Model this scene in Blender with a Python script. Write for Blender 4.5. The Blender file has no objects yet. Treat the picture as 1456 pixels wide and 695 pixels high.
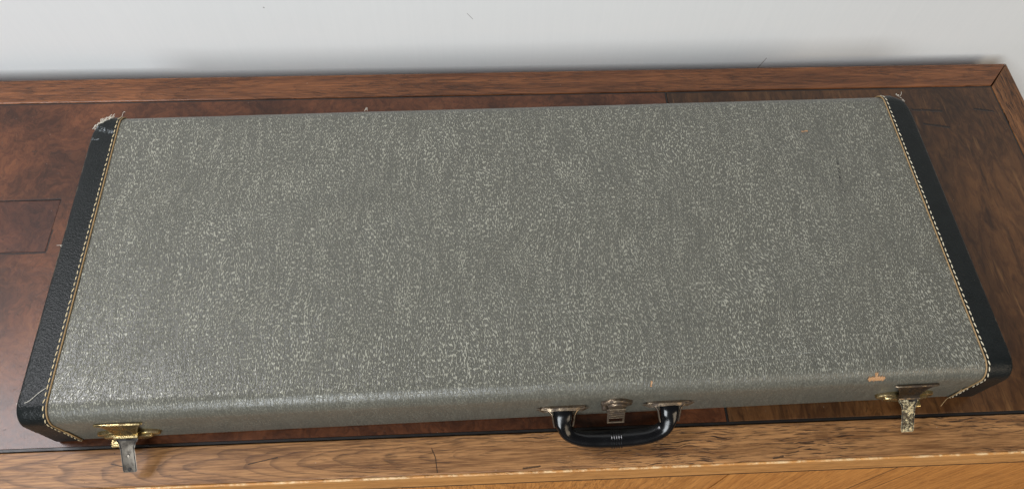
import bpy, bmesh, math, random
from mathutils import Vector, Matrix, noise as mnoise
random.seed(7)
sc = bpy.context.scene
COL = sc.collection

# ------------------------------------------------------------------ camera
cam_d = bpy.data.cameras.new("camera"); cam = bpy.data.objects.new("camera", cam_d); COL.objects.link(cam)
cam.location = (-0.04970, -0.40285, 0.79202)
cam.rotation_euler = (0.502421, -0.024517, -0.056450)
cam_d.sensor_width = 36; cam_d.sensor_fit = 'HORIZONTAL'
cam_d.lens = 36 * 1019.379 / 1456
cam_d.clip_start = 0.02; cam_d.clip_end = 50
sc.camera = cam

# ------------------------------------------------------------------ light
w = bpy.data.worlds.new("World"); sc.world = w; w.use_nodes = True
bg = w.node_tree.nodes["Background"]; bg.inputs[0].default_value = (0.90, 0.93, 1.0, 1); bg.inputs[1].default_value = 0.05

def area(name, loc, target, sx, sy, energy, color):
    d = bpy.data.lights.new(name, 'AREA'); d.shape = 'RECTANGLE'; d.size = sx; d.size_y = sy
    d.energy = energy; d.color = color
    o = bpy.data.objects.new(name, d); COL.objects.link(o); o.location = loc
    o.rotation_euler = (Vector(target) - Vector(loc)).to_track_quat('-Z', 'Y').to_euler()
    return o
area("window_light", (-0.85, -2.60, 1.95), (0, 0.1, 0), 1.3, 2.0, 107, (0.92, 0.97, 1.0))
area("room_light", (1.7, -1.9, 1.0), (0.3, 0, 0), 1.2, 1.0, 15, (1.0, 0.82, 0.60))
area("upper_light", (-1.42, 0.27, 1.62), (-0.3, -.1, 0), .85, 0.75, 37, (0.97, 0.96, 1.0))

vs = sc.view_settings
vs.view_transform = 'Standard'; vs.look = 'None'; vs.exposure = 0.0; vs.gamma = 1.0; vs.use_curve_mapping = False

# ------------------------------------------------------------------ node helper
class NT:
    def __init__(s, name):
        s.m = bpy.data.materials.new(name); s.m.use_nodes = True
        s.t = s.m.node_tree; s.b = s.t.nodes["Principled BSDF"]
    def n(s, typ, **k):
        nd = s.t.nodes.new(typ)
        for a, v in k.items(): setattr(nd, a, v)
        return nd
    def set(s, sock, v):
        if hasattr(v, 'is_output') or isinstance(v, bpy.types.NodeSocket): s.t.links.new(v, sock)
        else: sock.default_value = v
    def coord(s, kind='Object'): return s.n('ShaderNodeTexCoord').outputs[kind]
    def math(s, op, a, b=0.0, c=None, clamp=False):
        nd = s.n('ShaderNodeMath', operation=op, use_clamp=clamp); s.set(nd.inputs[0], a); s.set(nd.inputs[1], b)
        if c is not None: s.set(nd.inputs[2], c)
        return nd.outputs[0]
    def vmath(s, op, a, b):
        nd = s.n('ShaderNodeVectorMath', operation=op); s.set(nd.inputs[0], a); s.set(nd.inputs[1], b); return nd.outputs[0]
    def mapping(s, v, loc=(0, 0, 0), rot=(0, 0, 0), scale=(1, 1, 1)):
        nd = s.n('ShaderNodeMapping'); s.set(nd.inputs[0], v); nd.inputs[1].default_value = loc
        nd.inputs[2].default_value = rot; nd.inputs[3].default_value = scale; return nd.outputs[0]
    def noise(s, v, scale, detail=2, rough=.5, dist=0.0, out=0):
        nd = s.n('ShaderNodeTexNoise'); s.set(nd.inputs['Vector'], v); nd.inputs['Scale'].default_value = scale
        nd.inputs['Detail'].default_value = detail; nd.inputs['Roughness'].default_value = rough
        nd.inputs['Distortion'].default_value = dist; return nd.outputs[out]
    def ramp(s, f, stops, interp='LINEAR'):
        nd = s.n('ShaderNodeValToRGB'); s.set(nd.inputs[0], f); r = nd.color_ramp; r.interpolation = interp
        while len(r.elements) < len(stops): r.elements.new(0.5)
        for e, (p, c) in zip(r.elements, stops):
            e.position = p; e.color = (c, c, c, 1) if isinstance(c, (int, float)) else (*c, 1)
        return nd.outputs[0]
    def mix(s, f, a, b, blend='MIX'):
        nd = s.n('ShaderNodeMix', data_type='RGBA', blend_type=blend); s.set(nd.inputs[0], f)
        for k, v in ((6, a), (7, b)):
            s.set(nd.inputs[k], (*v, 1) if isinstance(v, tuple) and len(v) == 3 else v)
        return nd.outputs[2]
    def xyz(s, v):
        nd = s.n('ShaderNodeSeparateXYZ'); s.set(nd.inputs[0], v); return nd.outputs
    def comb(s, x, y, z=0.0):
        nd = s.n('ShaderNodeCombineXYZ'); s.set(nd.inputs[0], x); s.set(nd.inputs[1], y); s.set(nd.inputs[2], z); return nd.outputs[0]
    def smooth(s, v, lo, hi):
        nd = s.n('ShaderNodeMapRange', interpolation_type='SMOOTHSTEP'); s.set(nd.inputs[0], v)
        nd.inputs[1].default_value = lo; nd.inputs[2].default_value = hi; return nd.outputs[0]
    def bump(s, h, strength, dist, normal=None):
        nd = s.n('ShaderNodeBump'); s.set(nd.inputs['Height'], h); nd.inputs['Strength'].default_value = strength
        nd.inputs['Distance'].default_value = dist
        if normal is not None: s.set(nd.inputs['Normal'], normal)
        return nd.outputs[0]
    def seg(s, xo, yo, a, b, wd, rag=0.0, ragn=None):
        """1 on a worn stroke from a to b (a gouge, chip or scratch), 0 elsewhere."""
        dx, dy = b[0] - a[0], b[1] - a[1]; L2 = dx * dx + dy * dy + 1e-12
        px = s.math('SUBTRACT', xo, a[0]); py = s.math('SUBTRACT', yo, a[1])
        t = s.math('DIVIDE', s.math('ADD', s.math('MULTIPLY', px, dx), s.math('MULTIPLY', py, dy)), L2, clamp=True)
        ex = s.math('SUBTRACT', px, s.math('MULTIPLY', t, dx)); ey = s.math('SUBTRACT', py, s.math('MULTIPLY', t, dy))
        d = s.math('SQRT', s.math('ADD', s.math('MULTIPLY', ex, ex), s.math('MULTIPLY', ey, ey)))
        if ragn is not None: d = s.math('ADD', d, s.math('MULTIPLY', s.math('SUBTRACT', ragn, 0.5), rag))
        return s.math('SUBTRACT', 1.0, s.smooth(d, wd * .7, wd * 1.15))
    def max(s, *a):
        r = a[0]
        for q in a[1:]: r = s.math('MAXIMUM', r, q)
        return r
    def out(s, color=None, rough=None, metal=None, normal=None, spec=None, coat=None, coat_rough=None):
        i = s.b.inputs
        for k, v in (('Base Color', color), ('Roughness', rough), ('Metallic', metal), ('Normal', normal), ('Specular IOR Level', spec),
                     ('Coat Weight', coat), ('Coat Roughness', coat_rough)):
            if v is not None: s.set(i[k], (*v, 1) if isinstance(v, tuple) and len(v) == 3 else v)
        return s.m

# ------------------------------------------------------------------ materials
def mat_vinyl():
    s = NT("grey_leatherette"); uv = s.coord('UV')
    big = s.noise(uv, 6.5, 1.5, .5, 0, 1)
    mid = s.noise(uv, 26, 1, .5, 0, 1)
    p = s.vmath('ADD', uv, s.vmath('MULTIPLY', s.vmath('SUBTRACT', big, (.5, .5, .5)), (.065, .045, 0)))
    p = s.vmath('ADD', p, s.vmath('MULTIPLY', s.vmath('SUBTRACT', mid, (.5, .5, .5)), (.005, .004, 0)))
    x, y, z = s.xyz(uv)
    f1 = s.noise(s.mapping(p, scale=(1.0, .30, 1)), 900, 1.3, .5, .2)
    f2 = s.noise(s.mapping(p, loc=(3, 1, 0), rot=(0, 0, .8), scale=(1.0, .42, 1)), 880, 1.2, .5, .2)
    sel = s.smooth(s.noise(uv, 9, 1.5), .53, .66)
    f = s.math('ADD', s.math('MULTIPLY', f1, s.math('SUBTRACT', 1.0, sel)), s.math('MULTIPLY', f2, sel))
    dens = s.noise(s.mapping(p, scale=(1.0, .11, 1)), 170, 2, .55)          # channels between the wrinkles
    thr = s.math('ADD', f, s.math('MULTIPLY', s.math('SUBTRACT', dens, .5), .24))
    fleck = s.smooth(thr, .480, .620)
    smoothed = s.math('MULTIPLY', s.smooth(s.math('ABSOLUTE', y), .1705, .1900), .80)      # print worn off the rounded edges and sides
    fleck = s.math('MULTIPLY', fleck, s.math('SUBTRACT', 1.0, smoothed))
    wr = s.math('ABSOLUTE', s.math('SUBTRACT', s.noise(s.mapping(p, loc=(7, 2, 0), scale=(1.0, .12, 1)), 150, 2, .55), .5))
    wrinkle = s.math('SUBTRACT', 1.0, s.smooth(wr, .0, .05))
    worn = s.noise(s.mapping(uv, scale=(1, .8, 1)), 4.2, 5, .68)
    base = s.mix(worn, (.104, .101, .082), (.124, .121, .100))
    lite = s.mix(worn, (.290, .283, .228), (.345, .337, .275))
    c = s.mix(fleck, base, lite)
    fleck_shade = s.math('MULTIPLY', s.smooth(thr, .375, .455), s.math('SUBTRACT', 1.0, s.smooth(thr, .465, .53)))
    c = s.mix(s.math('MULTIPLY', fleck_shade, .45), c, (.050, .050, .042))  # shading beside the raised flecks, painted into the colour
    c = s.mix(s.math('MULTIPLY', wrinkle, .26), c, (.060, .059, .049))  # shade in the furrows, put into the colour as dark lines
    fine = s.noise(s.mapping(uv, scale=(1, 1, 1)), 900, 2, .6)
    c = s.mix(s.math('MULTIPLY', s.smooth(fine, .62, .75), .25), c, (.42, .42, .37))
    # rubs, chips and scuffs of its own
    rag = s.noise(uv, 420, 3, .7)
    ragb = s.noise(uv, 150, 3, .7)
    bare = s.max(s.seg(x, y, (.3560, -.1900), (.3695, -.1900), .0030, .0080, rag), s.seg(x, y, (.3622, -.1842), (.3626, -.190), .0018, .006, rag),
                 s.seg(x, y, (.1240, -.1815), (.1236, -.1855), .0010, .004, rag), s.seg(x, y, (.3610, .1296), (.3670, .1303), .0011, .005, rag))
    wood = s.mix(rag, (.36, .17, .07), (.60, .36, .19))
    c = s.mix(bare, c, wood)
    scuff = s.math('MULTIPLY', s.max(s.seg(x, y, (.3935, .086), (.3885, .054), .0012, .006, ragb), s.seg(x, y, (.3885, .052), (.3900, .040), .0010, .007, ragb)), s.smooth(rag, .46, .55))
    c = s.mix(scuff, c, (.02, .02, .018))
    scr = s.math('MULTIPLY', s.max(s.seg(x, y, (-.03, -.092), (.05, -.0905), .0004), s.seg(x, y, (.02, -.1705), (.30, -.158), .0005), s.seg(x, y, (-.33, .03), (-.295, .031), .0004)), .22)
    c = s.mix(scr, c, (.40, .40, .36))
    rubn = s.noise(s.mapping(uv, loc=(2, 9, 0)), 11, 4, .6); rubbed = s.math('MULTIPLY', s.smooth(rubn, .60, .74), .14)
    c = s.mix(rubbed, c, (.155, .150, .125))
    c = s.mix(s.math('MULTIPLY', s.smooth(s.noise(s.mapping(uv, loc=(6, 1, 0)), 14, 4, .65), .62, .76), .14), c, (.058, .056, .046))
    h = s.math('SUBTRACT', s.math('SUBTRACT', s.math('ADD', fleck, s.math('MULTIPLY', fine, .12)), s.math('MULTIPLY', wrinkle, .15)), s.math('MULTIPLY', bare, 1.6))
    r = s.math('ADD', .24, s.math('MULTIPLY', worn, .14))
    r = s.math('SUBTRACT', r, s.math('MULTIPLY', fleck, .08))
    return s.out(c, r, normal=s.bump(h, .80, .0011), spec=.5)

def mat_black_leather():
    s = NT("black_leather"); p = s.coord('Object')
    v = s.n('ShaderNodeTexVoronoi'); s.set(v.inputs['Vector'], s.vmath('ADD', p, s.vmath('MULTIPLY', s.noise(p, 300, 2, .5, 0, 1), (.004, .004, .004)))); v.inputs['Scale'].default_value = 520
    g = s.math('ADD', v.outputs['Distance'], s.math('MULTIPLY', s.noise(p, 380, 3, .6), .8)); n = s.noise(p, 60, 4, .65)
    c = s.mix(n, (.006, .0072, .0072), (.014, .0165, .0165))
    sp = s.smooth(s.noise(p, 330, 3, .6), .73, .77)
    c = s.mix(s.math('MULTIPLY', sp, .7), c, (.30, .30, .28))
    x, y, z = s.xyz(p); rag = s.noise(p, 500, 3, .7)
    ax = s.math('ABSOLUTE', x)
    edge = s.math('MULTIPLY', s.smooth(ax, .5068, .5095), s.smooth(s.noise(p, 70, 4, .7), .50, .62))
    c = s.mix(s.math('MULTIPLY', edge, .7), c, (.17, .14, .10))
    rub = s.math('MULTIPLY', s.max(s.seg(x, y, (-.505, .166), (-.486, .160), .0045, .01, rag), s.seg(x, y, (-.508, .150), (-.500, .149), .002, .006, rag)), s.smooth(rag, .52, .60))
    c = s.mix(rub, c, (.22, .24, .25))
    r = s.math('ADD', .24, s.math('MULTIPLY', n, .20))
    return s.out(c, r, normal=s.bump(s.math('ADD', g, s.math('MULTIPLY', n, .6)), .34, .0008), spec=.17)

def mat_simple(name, col, rough, metal=0.0, var=0.0, scale=200, bump=0.0):
    s = NT(name); p = s.coord('Object'); n = s.noise(p, scale, 4, .6)
    c = s.mix(n, tuple(v * (1 - var) for v in col), tuple(min(1, v * (1 + var)) for v in col))
    nm = s.bump(n, bump, .0006) if bump else None
    return s.out(c, s.math('ADD', rough, s.math('MULTIPLY', s.math('SUBTRACT', n, .5), .25)), metal, nm)

def mat_metal(name, bright, dark, thr, scale, rough, bump=.3, m0=.55):
    s = NT(name); p = s.coord('Object'); n = s.noise(p, scale, 5, .65); n2 = s.noise(p, scale * .28, 3, .6)
    k = s.smooth(s.math('ADD', s.math('MULTIPLY', n, .65), s.math('MULTIPLY', n2, .35)), thr - .06, thr + .06)
    c = s.mix(k, dark, bright)
    r = s.math('SUBTRACT', rough + .28, s.math('MULTIPLY', k, .28))
    return s.out(c, r, s.math('ADD', m0, s.math('MULTIPLY', k, .95 - m0 if m0 > .5 else .25)), s.bump(s.math('ADD', n, k), bump, .0006))

def mat_burl(name, c0, c1, c2, c3, rot, seed, stretch, marks=(), rough=.32, coat=.30):
    s = NT(name); o = s.coord('Object')
    p = s.mapping(o, loc=(seed, seed * .37, 0), rot=(0, 0, rot), scale=(1, stretch, 1))
    wv = s.vmath('ADD', p, s.vmath('MULTIPLY', s.vmath('SUBTRACT', s.noise(p, 14, 4, .6, 0, 1), (.5, .5, .5)), (.07, .07, 0)))
    a = s.noise(wv, 8, 5, .60, .3); b = s.noise(s.mapping(wv, scale=(.8, 1, 1)), 46, 6, .68, .7)
    k = s.math('ADD', s.math('MULTIPLY', a, .62), s.math('MULTIPLY', b, .38))
    c = s.ramp(k, [(.31, c0), (.45, c1), (.57, c2), (.71, c3)])
    vein = s.math('ABSOLUTE', s.math('SUBTRACT', s.noise(wv, 26, 4, .6, .8), .5))
    vk = s.math('SUBTRACT', 1.0, s.smooth(vein, .0, .014))
    c = s.mix(s.math('MULTIPLY', s.math('MULTIPLY', vk, s.smooth(b, .50, .66)), .5), c, tuple(q * .3 for q in c0))
    fib = s.noise(s.mapping(wv, scale=(46, 12, 1)), 6, 4, .65)
    c = s.mix(s.math('MULTIPLY', s.smooth(fib, .48, .70), .40), c, tuple(q * .6 for q in c0))
    if stretch < .5:                                      # long flame streaks front to back
        stk = s.noise(s.mapping(o, loc=(seed, 2, 0), rot=(0, 0, .12), scale=(1, .09, 1)), 95, 4, .65)
        c = s.mix(s.math('MULTIPLY', s.smooth(stk, .56, .70), .60), c, c3); c = s.mix(s.math('MULTIPLY', s.smooth(stk, .46, .34), .55), c, c0)
    fm = s.noise(s.mapping(wv, scale=(.7, 1, 1)), 150, 5, .7)
    c = s.mix(s.math('MULTIPLY', s.smooth(fm, .46, .62), .24), c, tuple(q * .75 for q in c0))
    c = s.mix(s.math('MULTIPLY', s.smooth(fm, .54, .38), .12), c, c3)
    pits = s.smooth(s.noise(s.mapping(o, scale=(.55, 1, 1)), 190, 3, .6), .665, .72)
    c = s.mix(s.math('MULTIPLY', pits, .55), c, (.012, .007, .004))
    dust = s.smooth(s.noise(s.mapping(o, loc=(5, 2, 0)), 330, 2, .5), .765, .79)
    c = s.mix(s.math('MULTIPLY', dust, .6), c, (.50, .45, .40))
    h = s.math('SUBTRACT', s.math('ADD', s.math('MULTIPLY', b, 1.2), s.math('MULTIPLY', fm, .5)), pits)
    if marks:
        x, y, z = s.xyz(o); rag = s.noise(s.mapping(o, scale=(.5, 1, 1)), 260, 4, .7)
        mk = s.max(*[s.seg(x, y, m[0], m[1], m[2], m[2] * 2.6, rag) for m in marks]) if len(marks) > 1 else s.seg(x, y, *marks[0], marks[0][2] * 2.6, rag)
        mk = s.math('MULTIPLY', mk, s.smooth(rag, .30, .44))
        c = s.mix(s.math('MULTIPLY', mk, .92), c, (.010, .006, .005)); h = s.math('SUBTRACT', h, s.math('MULTIPLY', mk, 2.0))
    r = s.math('ADD', rough, s.math('MULTIPLY', s.noise(o, 18, 4, .6), .16))
    return s.out(c, r, normal=s.bump(h, .34, .0010), coat=coat, coat_rough=.20, spec=.24)

def mat_board(name, lo, hi, dark, ring, d0, sl, y0, seed, rot=0.0, pore=1.0, marks=(), rough=.42, coat=.15, axis='Z', fig=1.0, ys=1.0, fade=None):
    """Sawn timber: growth rings round a tilted axis under the board give the cathedral figure; long fibres and pores on top."""
    s = NT(name); o = s.coord('Object'); ox, oy, oz = s.xyz(o)
    q = s.comb(ox, oz, 0.0) if axis == 'Y' else o          # a vertical face: its own x and z
    q = s.mapping(q, rot=(0, 0, rot)); x, y, z = s.xyz(q)
    wob = s.math('SUBTRACT', s.noise(s.mapping(q, loc=(seed, 0, 0), scale=(5, 16, 1)), 1.6, 3, .55), .5)
    yy = s.math('MULTIPLY', s.math('ADD', s.math('SUBTRACT', y, y0), s.math('MULTIPLY', wob, .012)), ys)
    dd = s.math('ADD', s.math('MULTIPLY', x, sl), d0); dd = s.math('ADD', dd, s.math('MULTIPLY', wob, .022))
    r = s.math('SQRT', s.math('ADD', s.math('MULTIPLY', yy, yy), s.math('MULTIPLY', dd, dd)))
    ph = s.math('FRACT', s.math('MULTIPLY', r, ring))
    late = s.math('MULTIPLY', s.smooth(ph, .30, .90), s.math('SUBTRACT', 1.0, s.smooth(ph, .90, 1.0)))
    late = s.math('POWER', late, 3.2)
    side = s.math('ADD', .30, s.math('MULTIPLY', s.smooth(x, *fade), .70)) if fade else 1.0
    if fade: late = s.math('MULTIPLY', late, s.math('SUBTRACT', 1.0, s.math('MULTIPLY', s.smooth(x, *fade), .75)))
    fib = s.noise(s.mapping(q, loc=(seed, seed, 0), scale=(16, 300, 1)), 1.6, 4, .65)
    fib2 = s.noise(s.mapping(q, loc=(seed, 3, 0), scale=(2.6, 46, 1)), 2.0, 3, .6)
    k = s.math('ADD', s.math('MULTIPLY', fib, .55), s.math('MULTIPLY', fib2, .45))
    c = s.mix(s.smooth(k, .34, .66), lo, hi)
    c = s.mix(s.math('MULTIPLY', late, .70 * fig), c, dark)
    qd = s.vmath('ADD', q, s.vmath('MULTIPLY', s.vmath('SUBTRACT', s.noise(q, 26, 2, .5, 0, 1), (.5, .5, .5)), (.004, .010, 0)))
    po = s.smooth(s.noise(s.mapping(qd, loc=(seed + 2, 1, 0), scale=(44, 560, 1)), 1.0, 2.5, .6), .525, .605)
    zone = s.smooth(s.noise(s.mapping(q, loc=(seed, 8, 0), scale=(5, 22, 1)), 1.3, 2, .5), .30, .60)
    pd = s.math('MULTIPLY', po, s.math('ADD', s.math('MULTIPLY', zone, .85), s.math('MULTIPLY', late, .4)))
    if fade: pd = s.math('MULTIPLY', pd, side)
    c = s.mix(s.math('MULTIPLY', pd, pore, clamp=True), c, tuple(v * .40 for v in dark))
    blot = s.smooth(s.noise(o, 17, 5, .7), .55, .74)
    c = s.mix(s.math('MULTIPLY', blot, .38), c, tuple(v * .8 for v in dark))
    spk = s.smooth(s.noise(o, 240, 2, .5), .735, .77); c = s.mix(s.math('MULTIPLY', spk, .8), c, tuple(v * .25 for v in dark))
    dust = s.smooth(s.noise(s.mapping(o, loc=(4, 4, 4)), 260, 2, .5), .765, .79); c = s.mix(s.math('MULTIPLY', dust, .6), c, (.55, .48, .40))
    h = s.math('SUBTRACT', s.math('MULTIPLY', k, .5), pd)
    if name == 'edge_lipping':                             # arris rubbed pale
        c = s.mix(s.math('MULTIPLY', s.smooth(oz, -.0026, -.0010), s.smooth(s.noise(o, 45, 6, .75), .44, .62)), c, (.72, .50, .27))
    if marks:
        rag = s.noise(o, 300, 3, .7)
        m_ = s.max(*[s.seg(ox, oz if axis == 'Y' else oy, a, b, wd, wd * 1.2, rag) for a, b, wd in marks])
        c = s.mix(s.math('MULTIPLY', m_, .85), c, (.02, .011, .007)); h = s.math('SUBTRACT', h, s.math('MULTIPLY', m_, 2.5))
    rr = s.math('ADD', rough, s.math('MULTIPLY', k, .14))
    return s.out(c, rr, normal=s.bump(h, .60, .0008), coat=coat * .6, coat_rough=.25, spec=.32)

def mat_wall():
    s = NT("white_wall_paint"); o = s.coord('Object'); x, y, z = s.xyz(o); q = s.comb(x, z, 0.0)
    st = s.noise(s.mapping(q, scale=(1, .03, 1)), 170, 3, .6); n = s.noise(o, 3, 4, .6)
    c = s.mix(s.math('ADD', s.math('MULTIPLY', st, .6), s.math('MULTIPLY', n, .4)), (.755, .77, .775), (.825, .835, .835))
    rag = s.noise(q, 500, 3, .7)
    mk = s.max(s.seg(x, z, (WP[0][0]), (WP[0][1]), .0005), s.seg(x, z, WP[1][0], WP[1][1], .0008, .002, rag), s.seg(x, z, WP[2][0], WP[2][1], .0012))
    c = s.mix(s.math('MULTIPLY', mk, .55), c, (.10, .075, .055))
    sp = s.smooth(s.noise(q, 95, 1, .5), .825, .84)
    c = s.mix(s.math('MULTIPLY', sp, .5), c, (.30, .27, .24))
    return s.out(c, .62, normal=s.bump(s.math('ADD', st, s.math('MULTIPLY', s.noise(q, 260, 3, .6), .5)), .12, .001), spec=.35)

# wall marks, as (x, z) on the wall: scratch, dark gouge, speck
WP = [((-.0554, .0839), (-.0480, .0735)), ((.3855, -.0386), (.3934, -.0129)), ((-.3256, .099), (-.3254, .0988))]

M = {}
M['vinyl'] = mat_vinyl(); M['black'] = mat_black_leather(); M['wall'] = mat_wall()
M['thread'] = mat_simple("cream_thread", (.62, .51, .31), .8, var=.35, scale=900)
M['white_thread'] = mat_simple("white_thread", (.64, .57, .42), .8, var=.35, scale=900)
M['tan'] = mat_simple("tan_cut_edge", (.34, .22, .10), .7, var=.45, scale=260, bump=.3)
M['fray'] = mat_simple("frayed_cloth", (.62, .58, .50), .9, var=.3, scale=500)
M['plastic'] = mat_simple("black_plastic", (.004, .004, .0045), .20, var=.3, scale=40)
M['brass'] = mat_metal("worn_brass", (.50, .39, .19), (.15, .105, .05), .47, 170, .24, .06)
M['bronze'] = mat_metal("tarnished_bronze", (.23, .175, .12), (.075, .055, .040), .50, 180, .32, .06)
M['steel'] = mat_metal("dull_steel", (.21, .185, .155), (.11, .095, .080), .48, 90, .42, .02)
M['rivet'] = mat_simple("dark_rivet", (.022, .019, .017), .7, .0)
M['speckled'] = mat_metal("pitted_brass", (.78, .69, .45), (.13, .095, .055), .51, 330, .30, .7, .2)
M['dark_gap'] = mat_simple("black_inlay", (.010, .008, .007), .45, var=.4, scale=90)
M['rubber'] = mat_simple("dark_lining", (.02, .018, .016), .8)
M['floor'] = mat_board("floor_boards", (.20, .13, .08), (.30, .20, .12), (.14, .08, .05), 60, .05, .05, 0, 9)
M['burl_left'] = mat_burl("left_lit_burl_veneer", (.021, .007, .0035), (.066, .0205, .0080), (.130, .042, .0160), (.215, .084, .034), .2, 1.3, .9,  # redder than the right panel: the difference in lighting is painted in
    marks=(((-.66, .1138), (-.5825, .1148), .0012), ((-.5815, .114), (-.5825, .104), .0011), ((-.5805, .070), (-.5805, .040), .0011), ((-.5810, .0375), (-.62, .0368), .0014), ((-.615, .0370), (-.67, .0380), .0011)))
M['burl_patch'] = mat_burl("dark_burl_veneer", (.016, .0055, .0035), (.050, .0155, .0078), (.094, .030, .014), (.16, .060, .029), .5, 4.1, .9)
M['burl_right'] = mat_burl("right_lit_burl_veneer", (.016, .006, .0022), (.054, .021, .0072), (.112, .046, .0150), (.195, .094, .034), .08, 7.7, .30,  # browner than the left panel; its different lighting is put into the colour
    marks=(((.577, .2323), (.6176, .2289), .0021), ((.5854, .2066), (.619, .1998), .0019), ((.668, .2312), (.693, .2270), .0018)))
M['front_rail'] = mat_board("front_rail_timber", (.135, .057, .019), (.41, .205, .078), (.070, .029, .011), 150, .012, -.17, -.228, 2, ys=2.3, fig=.72, fade=(-.25, .12), pore=1.1,
    marks=(((-.1047, -.2191), (-.1005, -.229), .0005), ((-.1005, -.229), (-.0984, -.2447), .0005), ((-.30, -.228), (-.27, -.222), .0006), ((-.006, -.2440), (.012, -.2425), .0009), ((.268, -.2440), (.279, -.2425), .0010), ((-.445, -.222), (-.430, -.226), .0005)), rough=.46)
M['back_rail'] = mat_board("back_rail_timber", (.075, .024, .008), (.245, .088, .030), (.040, .014, .005), 130, .03, -.10, .29, 5, rough=.36, coat=.3, ys=1.5, fig=.35, pore=.55)
M['side_rail'] = mat_board("side_rail_timber", (.07, .026, .009), (.23, .098, .036), (.035, .013, .005), 130, .03, .10, .72, 8, rot=1.5708, rough=.42, fig=.5, pore=.8)
M['lip'] = mat_board("edge_lipping", (.44, .19, .050), (.64, .32, .105), (.30, .13, .045), 60, .2, .03, -.2, 3, axis='Y', pore=.35, fig=.3)
M['apron_a'] = mat_board("apron_veneer_upright", (.42, .165, .036), (.66, .29, .075), (.16, .060, .018), 90, .05, .16, 0, 6, rot=1.5708, axis='Y', pore=.35, fig=.35)
M['apron_b'] = mat_board("apron_veneer_streaked", (.42, .160, .034), (.66, .285, .070), (.16, .055, .016), 110, .04, .10, -.1, 11, rot=1.52, axis='Y', pore=.22, fig=.25,
    marks=(((.4318, -.05), (.433, -.5), .0011), ((.468, -.05), (.4665, -.5), .0009)))
M['carcass'] = mat_board("carcass_timber", (.16, .075, .033), (.26, .13, .06), (.09, .04, .02), 60, .2, .05, 0, 4, axis='Y')

# ------------------------------------------------------------------ object helpers
def link(name, mesh, mat=None, parent=None, loc=(0, 0, 0), rotz=0.0, smooth=False, **props):
    o = bpy.data.objects.new(name, mesh); COL.objects.link(o)
    for m_ in (mat if isinstance(mat, (list, tuple)) else [mat]):
        if m_ is not None: mesh.materials.append(m_)
    if parent: o.parent = parent
    o.location = loc; o.rotation_euler = (0, 0, rotz)
    if smooth:
        for p in mesh.polygons: p.use_smooth = True
    for k, v in props.items(): o[k] = v
    return o
def obj(name, bm, mat, parent=None, smooth=False, **k):
    bmesh.ops.recalc_face_normals(bm, faces=bm.faces[:])
    if smooth:
        for e in bm.edges:
            if len(e.link_faces) == 2 and e.calc_face_angle(0) > .9: e.smooth = False
    me = bpy.data.meshes.new(name); bm.to_mesh(me); bm.free()
    return link(name, me, mat, parent, smooth=smooth, **k)
def thing(name, label, cat, loc=(0, 0, 0), rotz=0.0, group=None):
    o = bpy.data.objects.new(name, None); COL.objects.link(o); o.location = loc; o.rotation_euler = (0, 0, rotz)
    o.empty_display_size = .1; o['label'] = label; o['category'] = cat
    if group: o['group'] = group
    return o
def prism(bm, poly, z0, z1, bev=0.0, seg=2):
    """Upright prism over a plan polygon; bevels its edges."""
    n = len(poly); lo = [bm.verts.new((x, y, z0)) for x, y in poly]; hi = [bm.verts.new((x, y, z1)) for x, y in poly]
    fs = [bm.faces.new(hi), bm.faces.new(lo[::-1])] + [bm.faces.new((lo[i], lo[(i + 1) % n], hi[(i + 1) % n], hi[i])) for i in range(n)]
    if bev:
        es = {e for e in fs[0].edges}
        bmesh.ops.bevel(bm, geom=list(es), offset=bev, segments=seg, profile=.5, affect='EDGES')
def plate(bm, poly, y_back, y_front, bev=0.0):
    """A plate standing on a front face: polygon in (x, z), thickness along y."""
    n = len(poly); bk = [bm.verts.new((x, y_back, z)) for x, z in poly]; fr = [bm.verts.new((x, y_front, z)) for x, z in poly]
    f0 = bm.faces.new(fr); bm.faces.new(bk[::-1])
    for i in range(n): bm.faces.new((bk[i], bk[(i + 1) % n], fr[(i + 1) % n], fr[i]))
    if bev: bmesh.ops.bevel(bm, geom=list(f0.edges), offset=bev, segments=2, profile=.5, affect='EDGES')
def tube(bm, pts, rad, n=10, up=Vector((0, 0, 1)), cap=True, power=2.0):
    """Sweep an ellipse (or a squarer superellipse) along pts; rad = (across, up) per point."""
    rings = []; pts = [Vector(p) for p in pts]
    for i, p in enumerate(pts):
        t = (pts[min(i + 1, len(pts) - 1)] - pts[max(i - 1, 0)]).normalized()
        a = t.cross(up)
        a = a.normalized() if a.length > 1e-6 else Vector((1, 0, 0)); u = a.cross(t).normalized()
        r = rad[i] if isinstance(rad, list) else rad
        ra, ru = r if isinstance(r, tuple) else (r, r)
        ring = []
        for k in range(n):
            th = 2 * math.pi * k / n; cx, sx = math.cos(th), math.sin(th)
            e = 2.0 / power; cc = math.copysign(abs(cx) ** e, cx); ss = math.copysign(abs(sx) ** e, sx)
            ring.append(bm.verts.new(p + a * ra * cc + u * ru * ss))
        rings.append(ring)
    for r0, r1 in zip(rings, rings[1:]):
        for k in range(n): bm.faces.new((r0[k], r0[(k + 1) % n], r1[(k + 1) % n], r1[k]))
    if cap: bm.faces.new(rings[0][::-1]); bm.faces.new(rings[-1])
def box(bm, x0, x1, y0, y1, z0, z1, bev=0.0):
    vs_ = [bm.verts.new((x, y, z)) for z in (z0, z1) for y in (y0, y1) for x in (x0, x1)]
    fs = [bm.faces.new([vs_[i] for i in q]) for q in ((0, 2, 3, 1), (4, 5, 7, 6), (0, 1, 5, 4), (2, 6, 7, 3), (0, 4, 6, 2), (1, 3, 7, 5))]
    if bev: bmesh.ops.bevel(bm, geom=list({e for f in fs for e in f.edges}), offset=bev, segments=2, profile=.5, affect='EDGES')
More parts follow.
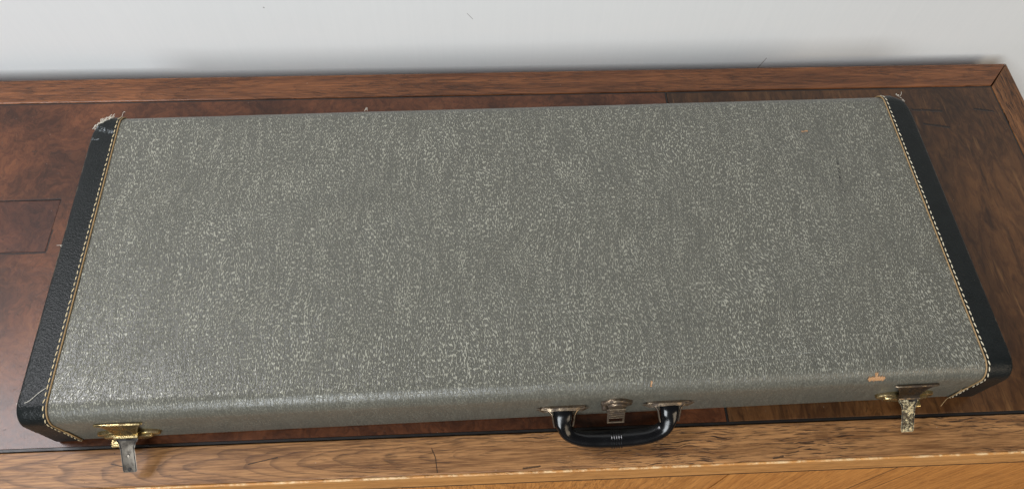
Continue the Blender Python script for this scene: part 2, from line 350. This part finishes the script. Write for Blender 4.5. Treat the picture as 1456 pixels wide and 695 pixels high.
def catmull(P, per=8):
    P = [Vector(p) for p in P]; out = []
    Q = [P[0] * 2 - P[1]] + P + [P[-1] * 2 - P[-2]]
    for i in range(1, len(Q) - 2):
        a, b, c, d = Q[i - 1], Q[i], Q[i + 1], Q[i + 2]
        for k in range(per):
            t = k / per
            out.append(.5 * ((2 * b) + (c - a) * t + (2 * a - 5 * b + 4 * c - d) * t * t + (3 * b - a - 3 * c + d) * t ** 3))
    out.append(P[-1]); return out

# ------------------------------------------------------------------ room surfaces
TY = -0.01163; YF, YB, XR = -.2052, .2730, .7083          # sideboard turn; inner edges of its frame
OF, OB, OR = -.2468, .3159, .7471                          # outer edges of its top
LX = -1.15; FLOOR = -.82; GAP = .030
bm = bmesh.new(); box(bm, -2.6, 2.2, OB + GAP, OB + GAP + .1, FLOOR, 1.75)
obj('wall', bm, M['wall'], rotz=TY, kind='structure')
bm = bmesh.new(); box(bm, -2.6, 2.2, -2.6, OB + GAP, FLOOR - .05, FLOOR)
obj('floor', bm, M['floor'], rotz=TY, kind='structure')

# ------------------------------------------------------------------ sideboard
sb = thing('sideboard', 'wooden sideboard with burl veneer top and orange front standing against the white wall', 'sideboard',
           (0, 0, FLOOR), TY)
UP = (0, 0, -FLOOR)
def spart(name, bm, mat, **k): return obj(name, bm, mat, sb, loc=UP, **k)
TH = .026; G = .0011
bm = bmesh.new(); prism(bm, [(LX, OF), (OR, OF), (XR, YF - G), (LX + .04, YF - G)], -TH, 0, .0012)
spart('front_rail', bm, M['front_rail'], label='pale brown front rail with cathedral grain')
bm = bmesh.new(); prism(bm, [(LX + .04, YB + G), (XR, YB + G), (OR - .0002, OB), (LX, OB)], -TH, 0, .0014, 2)
spart('back_rail', bm, M['back_rail'], label='reddish brown back rail')
bm = bmesh.new(); prism(bm, [(XR + G, YF + .0006), (OR, OF + .0006), (OR, OB - .0004), (XR + G, YB - .0004)], -TH, 0, .0008)
spart('side_rail', bm, M['side_rail'])
bm = bmesh.new(); prism(bm, [(LX, OF + .0006), (LX + .04 - G, YF), (LX + .04 - G, YB), (LX, OB - .0006)], -TH, 0, .0018)
spart('side_rail', bm, M['side_rail'])
JX = .2254                                                  # joint between the two burl panels
IN = .0026                                                  # width of the black inlay strip
bm = bmesh.new()
for q in ((LX + .04, XR, YF, YF + IN), (LX + .04, XR, YB - IN * .7, YB), (XR - IN * .7, XR, YF + IN, YB - IN * .7), (JX - .0010, JX + .0010, YF + IN, YB - IN * .7)):
    box(bm, q[0], q[1], q[2], q[3], -.010, -.0007)
spart('inlay_strip', bm, M['dark_gap'])
# left burl panel with a rectangular let-in repair
px0, px1, py0, py1 = -.6900, -.5815, .0385, .1138
X0, X1, Y0, Y1 = LX + .0405, JX - .0016, YF + IN + .0004, YB - IN * .7 - .0004
bm = bmesh.new()
o8 = [(X0, Y0), (X1, Y0), (X1, Y1), (X0, Y1)]; i8 = [(px0, py0), (px1, py0), (px1, py1), (px0, py1)]
ring = lambda P, z: [bm.verts.new((x, y, z)) for x, y in P]
ot, it, ob_, ib = ring(o8, 0), ring(i8, 0), ring(o8, -.012), ring(i8, -.012)
for a in range(4):
    b = (a + 1) % 4
    bm.faces.new((ot[a], ot[b], it[b], it[a])); bm.faces.new((ob_[a], ob_[b], ib[b], ib[a]))
    bm.faces.new((ot[a], ot[b], ob_[b], ob_[a])); bm.faces.new((it[a], it[b], ib[b], ib[a]))
spart('burl_panel', bm, M['burl_left'], label='burl panel left of the joint, reddish lighting tint painted in')
bm = bmesh.new(); prism(bm, [(px0 + .0004, py0 + .0005), (px1 - .0004, py0 + .0003), (px1 - .0002, py1 - .0005), (px0 + .0002, py1 - .0003)], -.012, -.0001, .0004)
spart('repair_patch', bm, M['burl_patch'], label='darker rectangular repair let into the burl')
bm = bmesh.new(); prism(bm, [(JX + .0016, Y0), (XR - IN * .7 - .0004, Y0), (XR - IN * .7 - .0004, Y1), (JX + .0016, Y1)], -.012, 0, .0005)
spart('burl_panel', bm, M['burl_right'], label='burl panel right of the joint, brown lighting tint painted in, with dark gouges')
bm = bmesh.new(); box(bm, LX + .006, OR - .006, OF + .006, OB - .006, -.0255, -.0125)
spart('subtop', bm, M['dark_gap'])
# front: lipping under the top edge, dark joint, then slanted veneer pieces
bm = bmesh.new(); box(bm, LX + .0005, OR - .0005, OF - .0030, OF - .0001, -.0490, -.0006, .0012); spart('edge_lipping', bm, M['lip'], label='pale orange lipping along the front edge')
bm = bmesh.new(); box(bm, LX + .001, OR - .001, OF - .0031, OF + .015, -.0518, -.0492); spart('joint_line', bm, M['dark_gap'])
ZT, ZB = -.0520, -.74
cuts = [LX, -.30, .2331, .6787, OR]
for k in range(4):
    bm = bmesh.new(); plate(bm, [(cuts[k] + .0014, ZB), (cuts[k + 1] - .0014, ZB), (cuts[k + 1] - .0014, ZT), (cuts[k] + .0014, ZT)], OF + .016, OF - .0029, .0005)
    spart('veneer_piece', bm, M['apron_b'] if k >= 2 else M['apron_a'])
bm = bmesh.new(); box(bm, LX + .003, OR - .003, OF + .0165, OB - .004, FLOOR, -.027); spart('carcass', bm, M['carcass'])

# ------------------------------------------------------------------ guitar case
W, D, H, R, B, SEAM = 1.02, .3815, .0835, .0200, .0295, .0420
gc = thing('guitar_case', 'long grey guitar case with stitched black ends and open latches lying on the sideboard', 'guitar case', (0, 0, .0006))
def profile(off, z0, z1, r, rb=0.0, n=12, step=.012):
    """Cross section (y, z) from the front foot over the top to the back foot; rounded at the top (r) and at the bottom (rb)."""
    y = D / 2 + off; P = []
    if rb:
        P += [(-y + rb - rb * math.sin(a), z0 + rb - rb * math.cos(a)) for a in [math.pi / 2 * k / 5 for k in range(6)]]
    else: P += [(-y, z0)]
    zt = z1 + off
    if r:
        k0 = P[-1][1]; m_ = max(1, int((zt - r - k0) / .008))
        P += [(-y, k0 + (zt - r - k0) * k / m_) for k in range(1, m_)]
        P += [(-y + r - r * math.cos(a), zt - r + r * math.sin(a)) for a in [math.pi / 2 * k / n for k in range(n + 1)]]
        m_ = int((2 * y - 2 * r) / step)
        P += [(-y + r + (2 * y - 2 * r) * k / m_, zt) for k in range(1, m_)]
        P += [(-p[0], p[1]) for p in P[:(P.index(next(q for q in P if abs(q[1] - zt) < 1e-9)) + 1)]][::-1]
    else:
        P += [(-y, z1)]; P += [(-p[0], p[1]) for p in P][::-1]
    return P
def shell(P, xs, wob=0.0, shift=0.0):
    """Extrude a profile along the xs; UV = (x, distance round the profile) in metres."""
    bm = bmesh.new(); uvl = bm.loops.layers.uv.new("UVMap")
    arc = [0.0]
    for a, b in zip(P, P[1:]): arc.append(arc[-1] + math.dist(a, b))
    # arc position zero where y = 0 on top
    mid = arc[-1] / 2; arc = [a - mid + shift for a in arc]
    V = []
    for ix, x in enumerate(xs):
        row = []
        for (y, z) in P:
            if wob:
                f = mnoise.noise(Vector((x * 5, y * 7, 1.7))) * wob + mnoise.noise(Vector((x * 17, y * 15, z * 20))) * wob * .45
                n_ = Vector((0, 0, 1)) if abs(y) < D / 2 - R else Vector((0, y / abs(y), .3))
                row.append(bm.verts.new(Vector((x, y, z)) + n_ * f))
            else: row.append(bm.verts.new((x, y, z)))
        V.append(row)
    for i in range(len(xs) - 1):
        for j in range(len(P) - 1):
            f = bm.faces.new((V[i][j], V[i + 1][j], V[i + 1][j + 1], V[i][j + 1]))
            for l, (ii, jj) in zip(f.loops, ((i, j), (i + 1, j), (i + 1, j + 1), (i, j + 1))): l[uvl].uv = (xs[ii], arc[jj])
    return bm, V
xi = W / 2 - B
xs = [-xi - .004 + (2 * xi + .008) * k / 170 for k in range(171)]
bm, V = shell(profile(0, SEAM + .0008, H, R), xs, wob=.00045); lid = obj('lid', bm, M['vinyl'], gc, smooth=True)
bm, V = shell(profile(-.0006, 0.0, SEAM - .0004, 0, .005), xs, wob=.0002, shift=3.0)
bm.faces.new([v for v in (V[0][0], V[-1][0], V[-1][-1], V[0][-1])])
obj('base_shell', bm, M['vinyl'], gc, smooth=True)
bm = bmesh.new(); box(bm, -W / 2 + .004, W / 2 - .004, -D / 2 + .0012, D / 2 - .0012, SEAM - .004, SEAM + .004); obj('valance', bm, M['brass'], gc, label='thin brass strip in the seam between lid and base')

# black leather ends: a bound strip over the edge plus the end board, lid half and base half
def end_cap(sx, z0, z1, r, rb, off, name):
    P = profile(off, z0, z1, r, rb); bm = bmesh.new()
    bv = .0035
    st = [(xi, 0)] + [(xi + (B - bv) * k / 4, 0) for k in range(1, 5)] + [(W / 2 - bv + bv * math.sin(a), bv * (1 - math.cos(a))) for a in (.4, .8, 1.2, math.pi / 2)]
    cy, cz = 0, (z0 + z1) / 2; V = []
    for x, inn in st:
        row = []
        for (y, z) in P:
            yy = y - math.copysign(inn, y) * (1 if abs(y) > D / 2 - R else abs(y) / (D / 2))
            zz = z - (inn if z > SEAM + .012 else 0)
            # the back corners are rubbed round
            k = max(0, (x - (W / 2 - .016)) / .016) * max(0, (y - (D / 2 - .034)) / .034)
            yy -= .009 * k; xx = x - .006 * k
            f = mnoise.noise(Vector((x * 25 * sx, y * 9, z * 20))) * .0004
            row.append(bm.verts.new((sx * xx, yy, zz + (f if z > SEAM + .01 else 0))))
        V.append(row)
    for i in range(len(V) - 1):
        for j in range(len(P) - 1): bm.faces.new((V[i][j], V[i + 1][j], V[i + 1][j + 1], V[i][j + 1]))
    bm.faces.new(V[-1])
    # the strip's inner edge turns down onto the grey
    low = [bm.verts.new((v.co.x, v.co.y * (1 - .0016 / (D / 2)), v.co.z - (.0014 if v.co.z > SEAM + .012 else 0))) for v in V[0]]
    for j in range(len(P) - 1): bm.faces.new((V[0][j], V[0][j + 1], low[j + 1], low[j]))
    return obj(name, bm, M['black'], gc, smooth=True), P
def along(P, x, lift=0.0):
    out = []
    for j, (y, z) in enumerate(P):
        a, b = P[max(j - 1, 0)], P[min(j + 1, len(P) - 1)]; t = Vector((b[0] - a[0], b[1] - a[1])).normalized()
        out.append((Vector((x, y - t.y * lift, z + t.x * lift))))
    return out
for sx in (-1, 1):
    cap, P = end_cap(sx, SEAM + .0008, H, R, 0, .0013, 'end_binding')
    cap2, P2 = end_cap(sx, 0.0, SEAM - .0004, 0, .005, .0010, 'base_binding')
    # cut edge of the binding
    bm = bmesh.new(); pl = along(P, sx * (xi - .0006), -.0004); tube(bm, pl, (.0009, .0007), 6, up=Vector((1, 0, 0)))
    obj('binding_edge', bm, M['tan'], gc, smooth=True)
    bm = bmesh.new(); pl = along(P2, sx * (xi - .0006), -.0004); pl = [q for q in pl if q.y < 0 and q.z > .004]
    tube(bm, pl, (.0009, .0007), 6, up=Vector((1, 0, 0)))
    obj('binding_edge', bm, M['tan'], gc, smooth=True)
    # hand-wide row of stitches over lid, front and back
    bm = bmesh.new()
    for PP in (P, P2):
        pl = along(PP, sx * (xi + .0022), .0003); L = [0.0]
        if PP is P2: pl = [q for q in pl if q.y < 0]; L = [0.0]
        for a, b in zip(pl, pl[1:]): L.append(L[-1] + (b - a).length)
        def at(d):
            for k in range(len(L) - 1):
                if L[k + 1] >= d: return pl[k].lerp(pl[k + 1], (d - L[k]) / max(1e-9, L[k + 1] - L[k]))
            return pl[-1]
        d = .002
        while d < L[-1] - .004:
            ln = random.uniform(.0042, .0054); sk = random.uniform(-.0005, .0005) - sx * .0003
            pts = [at(d + ln * t) + Vector((sk * (t - .5) * 2, 0, 0)) for t in (0, .3, .7, 1)]
            c_ = at(d + ln / 2)
            tube(bm, pts, [(.0003, .0003), (.00060, .0006), (.00060, .0006), (.0003, .0003)], 6, up=Vector((1, 0, 0)))
            d += .0071 * random.uniform(.95, 1.05)
    obj('stitching', bm, M['thread'] if sx < 0 else M['white_thread'], gc, smooth=True, kind='stuff')

# frayed corners and loose threads
def fibres(name, spots, mat, rad=.00022):
    bm = bmesh.new()
    for P_ in spots: tube(bm, catmull(P_, 5), rad, 5)
    return obj(name, bm, mat, gc, smooth=True, kind='stuff') if len(spots) > 6 else obj(name, bm, mat, gc, smooth=True)
sp = []
for k in range(50):
    t = random.random(); p = Vector((-.5120 + .0205 * t, .1665 + .0170 * t, .0815 + .0018 * math.sin(3 * t)))
    p += Vector((random.gauss(0, .0009), random.gauss(0, .0009), random.gauss(0, .0010)))
    dr = Vector((.8, .55, 0)) * random.uniform(.002, .006); pr = Vector((-.5, .7, .5)) * random.uniform(-.0005, .0030)
    sp.append([p, p + dr * .5 + pr * .5 + Vector((0, 0, .0006)), p + dr + pr])
fibres('frayed_corner', sp, M['fray'], .0003)
sp = []
for k in range(26):                                         # short rubbed nap along the corner's edge
    t = random.random(); p = Vector((.4985 + .0085 * t, .1835 - .0115 * t * t, .0838 - .0016 * t)) + Vector((random.gauss(0, .0004), random.gauss(0, .0004), random.gauss(0, .0004)))
    dr = Vector((random.uniform(-.0004, .0016), random.uniform(0, .0014), random.uniform(-.0004, .0008)))
    sp.append([p, p + dr * .5 + Vector((.0002, 0, .0002)), p + dr])
sp.append([(.5040, .1815, .0835), (.5055, .1840, .0845), (.5060, .1868, .0855)])
fibres('frayed_corner', sp, M['fray'], .00022)
fibres('loose_thread', [[(-.5110, -.1725, .0815), (-.4985, -.1725, .0852), (-.4900, -.1640, .0854), (-.4840, -.1590, .0852)]], M['fray'], .00025)
fibres('loose_thread', [[(.474, -.1925, .040), (.468, -.197, .033), (.462, -.199, .028), (.457, -.205, .020)]], M['tan'], .00025)
fibres('loose_thread', [[(-.482, .187, .079), (-.480, .190, .082), (-.478, .191, .084), (-.476, .190, .0845)]], M['fray'], .0002)
fibres('fluff', [[(-.184, .1845, .0805), (-.1825, .1860, .0822), (-.1815, .1868, .0845)], [(-.1805, .1848, .0805), (-.1812, .1858, .0825), (-.1800, .1862, .0838)]], M['fray'], .0003)
fibres('fluff', [[(-.508 + random.gauss(0, .001), .002 + random.gauss(0, .002), .084), (-.509, .004, .0855), (-.511 + random.gauss(0, .002), .004, .0855)] for _ in range(3)], M['fray'], .00018)

# ------------------------------------------------------------------ latches
FY = -D / 2                                                  # the front face
def oval(cx, cz, w_, h_, n=28, pw=2.4):
    return [(cx + w_ * math.copysign(abs(math.cos(a)) ** (2 / pw), math.cos(a)), cz + h_ * math.copysign(abs(math.sin(a)) ** (2 / pw), math.sin(a)))
            for a in [2 * math.pi * k / n for k in range(n)]]
def latch(cx, side, tabmat, label):
    # plate screwed to the lid, flaring out to the hinge
    bm = bmesh.new()
    
    rows = []
    for t in [k / 8 for k in range(9)]:
        hw = .0225 * (1 - t) + .0115 * t - .003 * math.sin(math.pi * t) * .6
        z = .0605 - .0225 * t; y = FY - .0022 - .0052 * t ** 1.6
        rows.append((hw, y, z))
    V = []
    for hw, y, z in rows:
        V.append([bm.verts.new((cx + hw * u, y - .0008 * (1 - u * u), z)) for u in (-1, -.85, -.4, 0, .4, .85, 1)])
    for a, b in zip(V, V[1:]):
        for k in range(6): bm.faces.new((a[k], a[k + 1], b[k + 1], b[k]))
    r = bmesh.ops.solidify(bm, geom=bm.faces[:], thickness=.0012)
    bmesh.ops.bevel(bm, geom=[e for e in bm.edges if e.calc_face_angle(0) > 1.0], offset=.0003, segments=1, affect='EDGES')
    # rolled upper rim
    tube(bm, [(cx - .0232, FY - .0012, .0600), (cx - .0215, FY - .0020, .0612), (cx - .01, FY - .0022, .0616), (cx + .01, FY - .0022, .0616), (cx + .0215, FY - .0020, .0612), (cx + .0232, FY - .0012, .0600)], .0016, 8)
    tube(bm, [(cx - .0118, FY - .0082, .0375), (cx + .0118, FY - .0082, .0375)], .0021, 10)
    la = obj('latch', bm, M['bronze'] if side > 0 else M['brass'], gc, smooth=True, label=label)
    # the tongue, swung out and drooping
    bm = bmesh.new(); V = []
    prof = [(0, .0112), (.10, .0108), (.18, .0086), (.26, .0080), (.34, .0073), (.94, .0072), (.985, .0066), (1.0, .0052)]
    p0, p1 = Vector((cx, FY - .0085, .0368)), Vector((cx, -.2300, .0150))
    for t, hw in prof:
        p = p0.lerp(p1, t) + Vector((0, 0, .0022 * math.sin(math.pi * t)))
        V.append([bm.verts.new(p + Vector((hw * u, 0, -.0004 * u * u))) for u in (-1, -.8, 0, .8, 1)])
    for a, b in zip(V, V[1:]):
        for k in range(4): bm.faces.new((a[k], a[k + 1], b[k + 1], b[k]))
    bmesh.ops.solidify(bm, geom=bm.faces[:], thickness=.0014)
    bmesh.ops.bevel(bm, geom=[e for e in bm.edges if e.calc_face_angle(0) > 1.0], offset=.0004, segments=2, affect='EDGES')
    nf = len(bm.faces)
    ax = (p1 - p0).normalized(); nrm = Vector((1, 0, 0)).cross(ax).normalized(); nrm = nrm if nrm.z > 0 else -nrm
    for t in ((.55, .92) if side < 0 else (.94,)):
        c_ = p0.lerp(p1, t) + Vector((0, 0, .0022 * math.sin(math.pi * t))) + nrm * .0003
        for rr, h_ in ((.0019, .0005), (.0012, .0009)):
            tube(bm, [c_ - nrm * .0006, c_ + nrm * h_ * .7, c_ + nrm * h_], [(rr, rr), (rr, rr), (rr * .7, rr * .7)], 12, up=ax)
    bm.faces.ensure_lookup_table()
    for f in bm.faces[nf:]: f.material_index = 1
    tg = obj('tongue', bm, [tabmat, M['rivet']], la, smooth=True)
    # striker plate on the base with its hook
    bm = bmesh.new(); plate(bm, oval(cx + side * .0035, .0255, .0325, .0100), FY + .001, FY - .0035, .0018)
    plate(bm, oval(cx + side * .0035, .0255, .0255, .0066), FY - .0034, FY - .0062, .0022)
    obj('striker_plate', bm, M['brass'], la, smooth=True)
    bm = bmesh.new(); hx = cx + side * .0165
    plate(bm, [(hx - .0085, .0105), (hx + .0085, .0105), (hx + .0085, .0155), (hx - .0085, .0155)], FY - .0005, FY - .0110, .0014)
    tube(bm, [(hx - .008, FY - .0105, .0135), (hx + .008, FY - .0105, .0135)], .0022, 8)
    obj('hook', bm, M['brass'], la, smooth=True)
    return la
latch(-.4185, -1, M['steel'], 'brass latch with a dull grey tongue hanging open')
latch(.4130, 1, M['speckled'], 'tarnished latch with a pitted tongue hanging open')

# ------------------------------------------------------------------ centre lock
bm = bmesh.new(); cx, cz = .0910, .0530
P = [(-.0165, -.004), (-.0150, -.007), (-.0105, -.006), (-.0088, -.009), (.0088, -.009), (.0105, -.006), (.0150, -.007), (.0165, -.004), (.0165, .001), (.0125, .0035), (.0080, .0075), (.0030, .0092), (-.0030, .0092), (-.0080, .0075), (-.0125, .0035), (-.0165, .001)]
plate(bm, [(cx + x, cz + z) for x, z in P], FY + .0005, FY - .0042, .0014)
plate(bm, [(cx + x * .62, cz + z * .62) for x, z in P], FY - .0040, FY - .0068, .0016)
tube(bm, [(cx - .0105, FY - .0064, 0.0450), (cx + .0095, FY - .0064, 0.0450)], .0026, 10)
tube(bm, [(cx - .0125, FY - .002, 0.0470), (cx - .0125, FY - .0075, 0.0470)], .0034, 12)
lk = obj('centre_lock', bm, M['bronze'], gc, smooth=True)
bm = bmesh.new()
for sx in (-1, 1): tube(bm, [(cx + sx * .0086, FY - .0075, 0.0445), (cx + sx * .0084, FY - .0125, 0.0375), (cx + sx * .0082, FY - .0165, 0.0310)], (.0012, .0010), 8)
tube(bm, [(cx - .0092, FY - .0165, 0.0310), (cx + .0092, FY - .0165, 0.0310)], .0012, 8)
for q in range(4):
    y_, z_ = FY - .0078 - .0016 * q, .0452 - .0022 * q
    plate(bm, [(cx - .0080, z_ - .0022), (cx + .0080, z_ - .0022), (cx + .0080, z_), (cx - .0080, z_)], y_, y_ - .0018, .0002)
obj('hasp_loop', bm, M['bronze'], lk, smooth=True)

# ------------------------------------------------------------------ handle
hl, hr = .0352, .1490                                       # the two mounts
path = [(hl - .0005, FY - .004, .0385), (hl - .0006, FY - .010, .0360), (hl + .0003, FY - .0165, .0300), (hl + .0058, FY - .0240, .0215), (hl + .0190, FY - .0285, .0170),
        (hl + .0360, FY - .0298, .0152), (.0921, FY - .0302, .0150), (hr - .0360, FY - .0298, .0152), (hr - .0190, FY - .0285, .0170), (hr - .0058, FY - .0240, .0215),
        (hr - .0003, FY - .0165, .0300), (hr + .0006, FY - .010, .0360), (hr + .0005, FY - .004, .0385)]
rads = [(.0105, .0046), (.0100, .0048), (.0090, .0052), (.0084, .0056), (.0088, .0060), (.0094, .0063), (.0096, .0064), (.0094, .0063), (.0088, .0060), (.0084, .0056), (.0090, .0052), (.0100, .0048), (.0105, .0046)]
pp = catmull(path, 6); rr = catmull([(a, b, 0) for a, b in rads], 6); bm = bmesh.new()
tube(bm, pp, [(r_.x, r_.y) for r_ in rr], 20, power=2.3)
hd = obj('handle', bm, M['plastic'], gc, smooth=True, label='curved glossy black grip hanging from two bronze mounts')
bm = bmesh.new()
for k in range(5):
    x = .0921 + (k - 2) * .0026; n_ = 28
    ringp = [(x, FY - .0302 + .0097 * math.cos(a), .0150 + .0066 * math.sin(a)) for a in [2 * math.pi * i / n_ for i in range(n_ + 1)]]
    tube(bm, ringp, .0009, 6, up=Vector((1, 0, 0)))
obj('grip_ribs', bm, M['plastic'], hd, smooth=True)
for hx, sgn in ((hl, -1), (hr, 1)):
    bm = bmesh.new()
    plate(bm, oval(hx, .0395, .0245, .0058, 24, 4.0), FY + .0005, FY - .0022, .0008)
    # flared saddle that clasps the grip end
    V = []
    for t in [k / 6 for k in range(7)]:
        hw = .0180 * (1 - t) ** 1.7 + .0112; y = FY - .0015 - .0105 * t; z = .0425 - .0050 * t
        V.append([bm.verts.new((hx + hw * u, y, z + .0012 * (1 - u * u) - .0040 * (abs(u) ** 6))) for u in (-1, -.92, -.6, 0, .6, .92, 1)])
    for a, b in zip(V[:3], V[1:3]):
        for k in range(6): bm.faces.new((a[k], a[k + 1], b[k + 1], b[k]))
    for e in (-1, 1):
        tube(bm, catmull([(hx + e * .0235, FY - .0020, .0405), (hx + e * .0165, FY - .0035, .0403), (hx + e * .0125, FY - .0080, .0385), (hx + e * .0112, FY - .0130, .0345), (hx + e * .0100, FY - .0185, .0300)], 5), (.0011, .0016), 8)
    for e in (-1, 1): tube(bm, [(hx + e * .0195, FY - .002, .0395), (hx + e * .0195, FY - .0032, .0395), (hx + e * .0195, FY - .0036, .0395)], [(.0022, .0022), (.0022, .0022), (.0010, .0010)], 10)
    obj('handle_mount', bm, M['bronze'], hd, smooth=True)
